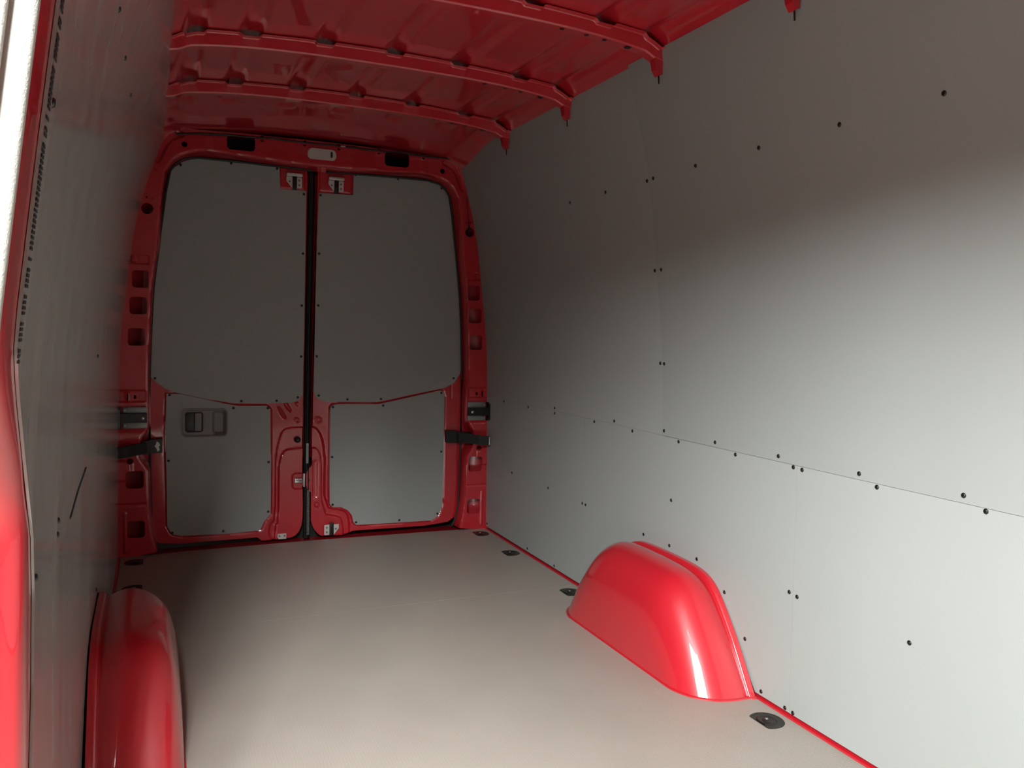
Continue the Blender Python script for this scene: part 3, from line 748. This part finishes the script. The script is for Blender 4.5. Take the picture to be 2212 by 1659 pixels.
lining('wall_panel', [(1.700, 0.012), (1.700, 0.7005), (2.8885, 0.7005), (2.8885, 0.012)] + arch_out, 0.0, GREY,
       [(2.245, 0.691), (1.956, 0.692), (1.702 + 0.012, 0.694), (2.531, 0.691), (2.811, 0.693), (2.280, 0.488), (2.445, 0.332), (2.588, 0.256), (2.285, 0.332), (2.132, 0.327), (1.990, 0.262), (1.890, 0.152), (1.814, 0.024), (1.714, 0.348), (1.716, 0.019), (2.873, 0.349)],
       'grey lower wall board cut out around the right wheel arch', step=0.012)
lining('wall_panel', [(2.889, 0.012), (3.948, 0.012), (3.948, 0.7005), (2.889, 0.7005)], 0.0, GREY,
       [(3.16, 0.690), (3.433, 0.690), (3.216, 0.353), (3.614, 0.353), (2.900, 0.350), (3.148, 0.022), (3.429, 0.026), (3.935, 0.028), (3.72, 0.690)],
       'dark shaded grey lower wall board beside the right rear pillar')
lining('wall_panel', [(2.300, 0.701), (3.948, 0.701), (3.948, 1.905), (2.300, 1.905)], 0.0, GREY,
       [(2.324, 1.549), (2.628, 1.550), (2.904, 1.549), (2.328 - 0.0, 1.256), (2.348, 0.945), (2.659, 0.713), (3.161, 0.713), (3.50, 1.549), (3.55, 0.713), (2.36, 0.713)][1:3] + [(2.356, 1.549), (2.356, 1.256), (2.356, 0.945), (2.659, 0.713), (3.161, 0.713)],
       'tall shadowed grey upper wall board between the rear pillar and the overlapping board')
lining('wall_panel', [(Y0 + 0.02, 0.7015), (2.333, 0.7015), (2.333, 1.903), (Y0 + 0.02, 1.903)], 0.0035, GREY_B,
       [(1.232, 1.555), (1.514, 1.552), (1.798, 1.551), (2.079, 1.551), (2.306, 1.549), (2.306, 1.256), (2.320, 0.945), (2.323, 0.718), (2.049, 0.716), (1.769, 0.716), (1.485, 0.716), (1.201, 0.718), (0.95, 1.553)],
       'large light grey upper wall board lapping over the boards around it')

# left wall board, seen edge on
LO = [(0.905, 1.902), (0.905, 1.06), (0.912, 1.02), (0.935, 0.99), (0.99, 0.93), (1.06, 0.84), (1.10, 0.79), (1.12, 0.72), (1.12, 0.60), (1.10, 0.50), (1.09, 0.012), (1.785, 0.012)]
arch_l = [(2.287 + (y - 2.287) * 0.975, max(z * 0.97, 0.012)) for y, z in ARCH]
LO = LO[:-1] + arch_l + [(3.948, 0.012), (3.948, 1.902)]
lp = lining('wall_panel', LO, 0.0, GREY_SLICK, [(1.465, 1.534), (1.740, 1.538), (2.061, 1.549), (2.264, 0.957), (1.384, 0.746), (1.375, 0.727), (2.356, 0.345), (0.945, 1.262), (1.124, 0.735)],
       'glossy scuffed grey board lining the near left wall, seen almost edge-on', s=-1, prof=lwxs, step=0.012, r=0.0045)
bm = bmesh.new()
import random
random.seed(4)
z = 1.005
while z < 1.60:
    if random.random() < 0.86:
        h_ = 0.0032
        for zz0 in (z,):
            x = float(lwxs(zz0)) + 0.0006
            x2 = float(lwxs(zz0 + h_)) + 0.0006
            yy = 0.909 + 0.0006 * random.random()
            A = [bm.verts.new(p) for p in ((x, yy, zz0), (x, yy + 0.017, zz0), (x2, yy + 0.017, zz0 + h_), (x2, yy, zz0 + h_))]
            B = [bm.verts.new((v.co.x + 0.0006, v.co.y, v.co.z)) for v in A]
            bm.faces.new(B)
            for k in range(4): bm.faces.new((A[k], A[(k + 1) % 4], B[(k + 1) % 4], B[k]))
    z += 0.0052
tag(obj('edge_serration', bm, RUBBER, lp, smooth=False), 'row of small dark cuts along the front edge', kind='stuff')
bm = bmesh.new(); tube(bm, [(float(lwxs(0.704)) + 0.0006, 1.586, 0.704), (float(lwxs(0.72)) + 0.0006, 1.75, 0.722), (float(lwxs(0.732)) + 0.0006, 1.956, 0.7318)], 0.0016, 6)
tag(obj('scratch', bm, RUBBER, lp), 'dark scratch')

# ------------------------------------------------------------------ wheel arches
def wheel_arch(s, label):
    r = empty('wheel_arch', (MID + s * 0.80, 2.285, 0.0), label, 'wheel arch')
    P = np.array(ARCH); dense = []
    for a, b in zip(P[:-1], P[1:]):
        for t in np.linspace(0, 1, 5)[:-1]: dense.append(a + (b - a) * t)
    dense.append(P[-1]); P = np.array(dense)
    for _ in range(6): P[1:-1] = 0.5 * P[1:-1] + 0.25 * (P[:-2] + P[2:])
    C = np.array([2.287, 0.0])
    TX = [0.878, 0.866, 0.862, 0.859, 0.858, 0.859, 0.855, 0.845, 0.825, 0.800, 0.773, 0.745, 0.722, 0.705, 0.692, 0.684, 0.680, 0.6785, 0.678]
    TZ = [1.00, 1.00, 0.992, 0.980, 0.962, 0.952, 0.953, 0.972, 1.005, 1.015, 1.000, 0.955, 0.890, 0.800, 0.670, 0.510, 0.340, 0.170, 0.0]
    TY = [1.00, 1.00, 0.997, 0.993, 0.983, 0.978, 0.978, 0.982, 0.982, 0.976, 0.958, 0.930, 0.890, 0.845, 0.790, 0.740, 0.705, 0.680, 0.670]
    ti = np.linspace(0, len(TX) - 1, 73)
    def sm(v):
        q = np.interp(ti, range(len(v)), v)
        for _ in range(3): q[1:-1] = 0.5 * q[1:-1] + 0.25 * (q[:-2] + q[2:])
        return q
    LX_, LZ_, LY_ = sm(TX), sm(TZ), sm(TY)
    bm = bmesh.new(); g = []
    for X, kz, ky in zip(LX_, LZ_, LY_):
        g.append([bm.verts.new((MID + s * (X - MID), C[0] + (y - C[0]) * ky, z * kz + 0.0002)) for y, z in P])
    for a, b in zip(g[:-1], g[1:]):
        for k in range(len(a) - 1): bm.faces.new((a[k], a[k + 1], b[k + 1], b[k]))
    lev = list(zip(LX_, LY_))
    o = obj('arch_shell', bm, RED, r, angle=60)
    # thin foot flange on the floor
    bm = bmesh.new()
    base = [g_i for g_i in []]
    loopy = [(MID + s * (X - MID), C[0] + (P[0][0] - C[0]) * k) for X, k in lev] + [(MID + s * (X - MID), C[0] + (P[-1][0] - C[0]) * k) for X, k in lev[::-1]]
    L = np.array(loopy); cen = np.array([MID + s * 0.88, 2.29])
    d = L - cen; d /= np.linalg.norm(d, axis=1)[:, None]
    a = [bm.verts.new((p[0], p[1], 0.005)) for p in L]; b = [bm.verts.new((p[0] + q[0] * 0.006, p[1] + q[1] * 0.006, 0.003)) for p, q in zip(L, d)]
    c = [bm.verts.new((p[0] + q[0] * 0.008, p[1] + q[1] * 0.008, 0.0003)) for p, q in zip(L, d)]
    for k in range(len(L) - 1):
        bm.faces.new((a[k], a[k + 1], b[k + 1], b[k])); bm.faces.new((b[k], b[k + 1], c[k + 1], c[k]))
    obj('foot_flange', bm, RED, r)
wheel_arch(1, 'glossy red wheel arch bulging from the foot of the right wall')
wheel_arch(-1, 'red wheel arch at the bottom left, standing beside the near wall board')

# ------------------------------------------------------------------ tie down points
def tie_down(x, y, s, label):
    r = empty('tie_down_point', (x, y, 0), label, 'tie-down', 'D-shaped tie-down points let into the floor')
    bm = bmesh.new(); R_ = 0.046; cut = -0.028
    n = 40
    def ringpts(rad, c):
        pts = []
        for k in range(n):
            a = 2 * PI * k / n; u = rad * math.cos(a); v = rad * math.sin(a)
            pts.append((x + s * max(u, c), y + v))
        return pts
    prof = [(R_ * 1.03, cut - 0.001, 0.0006), (R_ * 1.0, cut, 0.0016), (R_ * 0.93, cut + 0.003, 0.001), (R_ * 0.86, cut + 0.006, 0.0004), (R_ * 0.62, cut + 0.008, 0.0008), (R_ * 0.56, -0.024, 0.0030), (R_ * 0.50, -0.021, 0.0036), (R_ * 0.40, -0.018, 0.0012), (R_ * 0.28, -0.013, 0.0012), (R_ * 0.22, -0.0102, 0.004), (R_ * 0.10, -0.005, 0.0055)]
    g = []
    for rad, c, z in prof: g.append([bm.verts.new((px, py, z)) for px, py in ringpts(rad, c)])
    for a, b in zip(g[:-1], g[1:]):
        for k in range(n): bm.faces.new((a[k], a[(k + 1) % n], b[(k + 1) % n], b[k]))
    bm.faces.new(g[-1])
    bmesh.ops.remove_doubles(bm, verts=bm.verts[:], dist=1e-6)
    obj('cup', bm, CUP, r)
    bm = bmesh.new(); lathe(bm, (x, y, 0.0055), (0, 0, 1), [(0, 0), (0.0045, 0), (0.004, 0.0015), (0.0015, 0.0022), (0, 0.0022)], 14); obj('centre_bolt', bm, GREYMET, r)
for y, lab in ((1.705, 'largest dark tie-down point in front of the right wheel arch, near the camera'), (2.862, 'dark tie-down point half hidden behind the right wheel arch'), (3.467, 'dark tie-down point in the floor, second from the right rear pillar'), (3.850, 'dark tie-down point in the floor at the foot of the right rear pillar')):
    tie_down(0.812, y, 1, lab)
for y, lab in ((2.862, 'dark tie-down point behind the left wheel arch'), (3.467, 'dark tie-down point by the left wall, nearer of the two beyond the left wheel arch'), (3.850, 'dark tie-down point in the floor at the foot of the left rear pillar')):
    tie_down(-0.788, y, -1, lab)

# ------------------------------------------------------------------ side door pillar and seal at the left edge
r = empty('door_pillar', (-0.86, 0.86, 0.0), 'red painted pillar of the open side door at the left edge', 'pillar')
bm = bmesh.new()
zs = np.linspace(-0.01, 1.90, 60)
sec = [(-0.0035, 1.25), (-0.0035, 1.18), (-0.0035, 0.90), (-0.0035, 0.845), (-0.0045, 0.825), (-0.011, 0.808), (-0.023, 0.798), (-0.040, 0.790), (-0.060, 0.786), (-0.085, 0.785), (-0.092, 0.77), (-0.100, 0.74), (-0.100, 0.70)]
sec_low = [(-0.0035, 1.25), (-0.0035, 1.18), (-0.0035, 1.10), (-0.0035, 1.078), (-0.0055, 1.062), (-0.0120, 1.050), (-0.021, 1.042), (-0.032, 1.036), (-0.046, 1.031), (-0.070, 1.026), (-0.092, 1.01), (-0.100, 0.95), (-0.100, 0.80)]
g = []
for z in zs:
    lo = float(sstep((1.08 - z) / 0.28))
    row = []
    for (dx, y), (dx2, y2) in zip(sec, sec_low):
        dx = dx + (dx2 - dx) * lo; y = y + (y2 - y) * lo
        row.append(bm.verts.new((float(lwxs(z)) + dx, y, z)))
    g.append(row)
for a, b in zip(g[:-1], g[1:]):
    for k in range(len(sec) - 1): bm.faces.new((a[k], a[k + 1], b[k + 1], b[k]))
obj('pillar_skin', bm, RED, r, angle=50)
r = empty('side_door_seal', (-0.87, 0.77, 0.0), 'thick pale blurred door seal running down the left edge beside the red pillar', 'seal')
for dx, y, rad in ((-0.012, 0.782, 0.0145), (-0.026, 0.757, 0.011), (-0.040, 0.742, 0.009)):
    bm = bmesh.new()
    tube(bm, [(float(lwxs(z)) + dx, y, z) for z in np.linspace(0.0, 1.72, 50)], rad, 16)
    obj('seal_lobe', bm, SEAL, r)
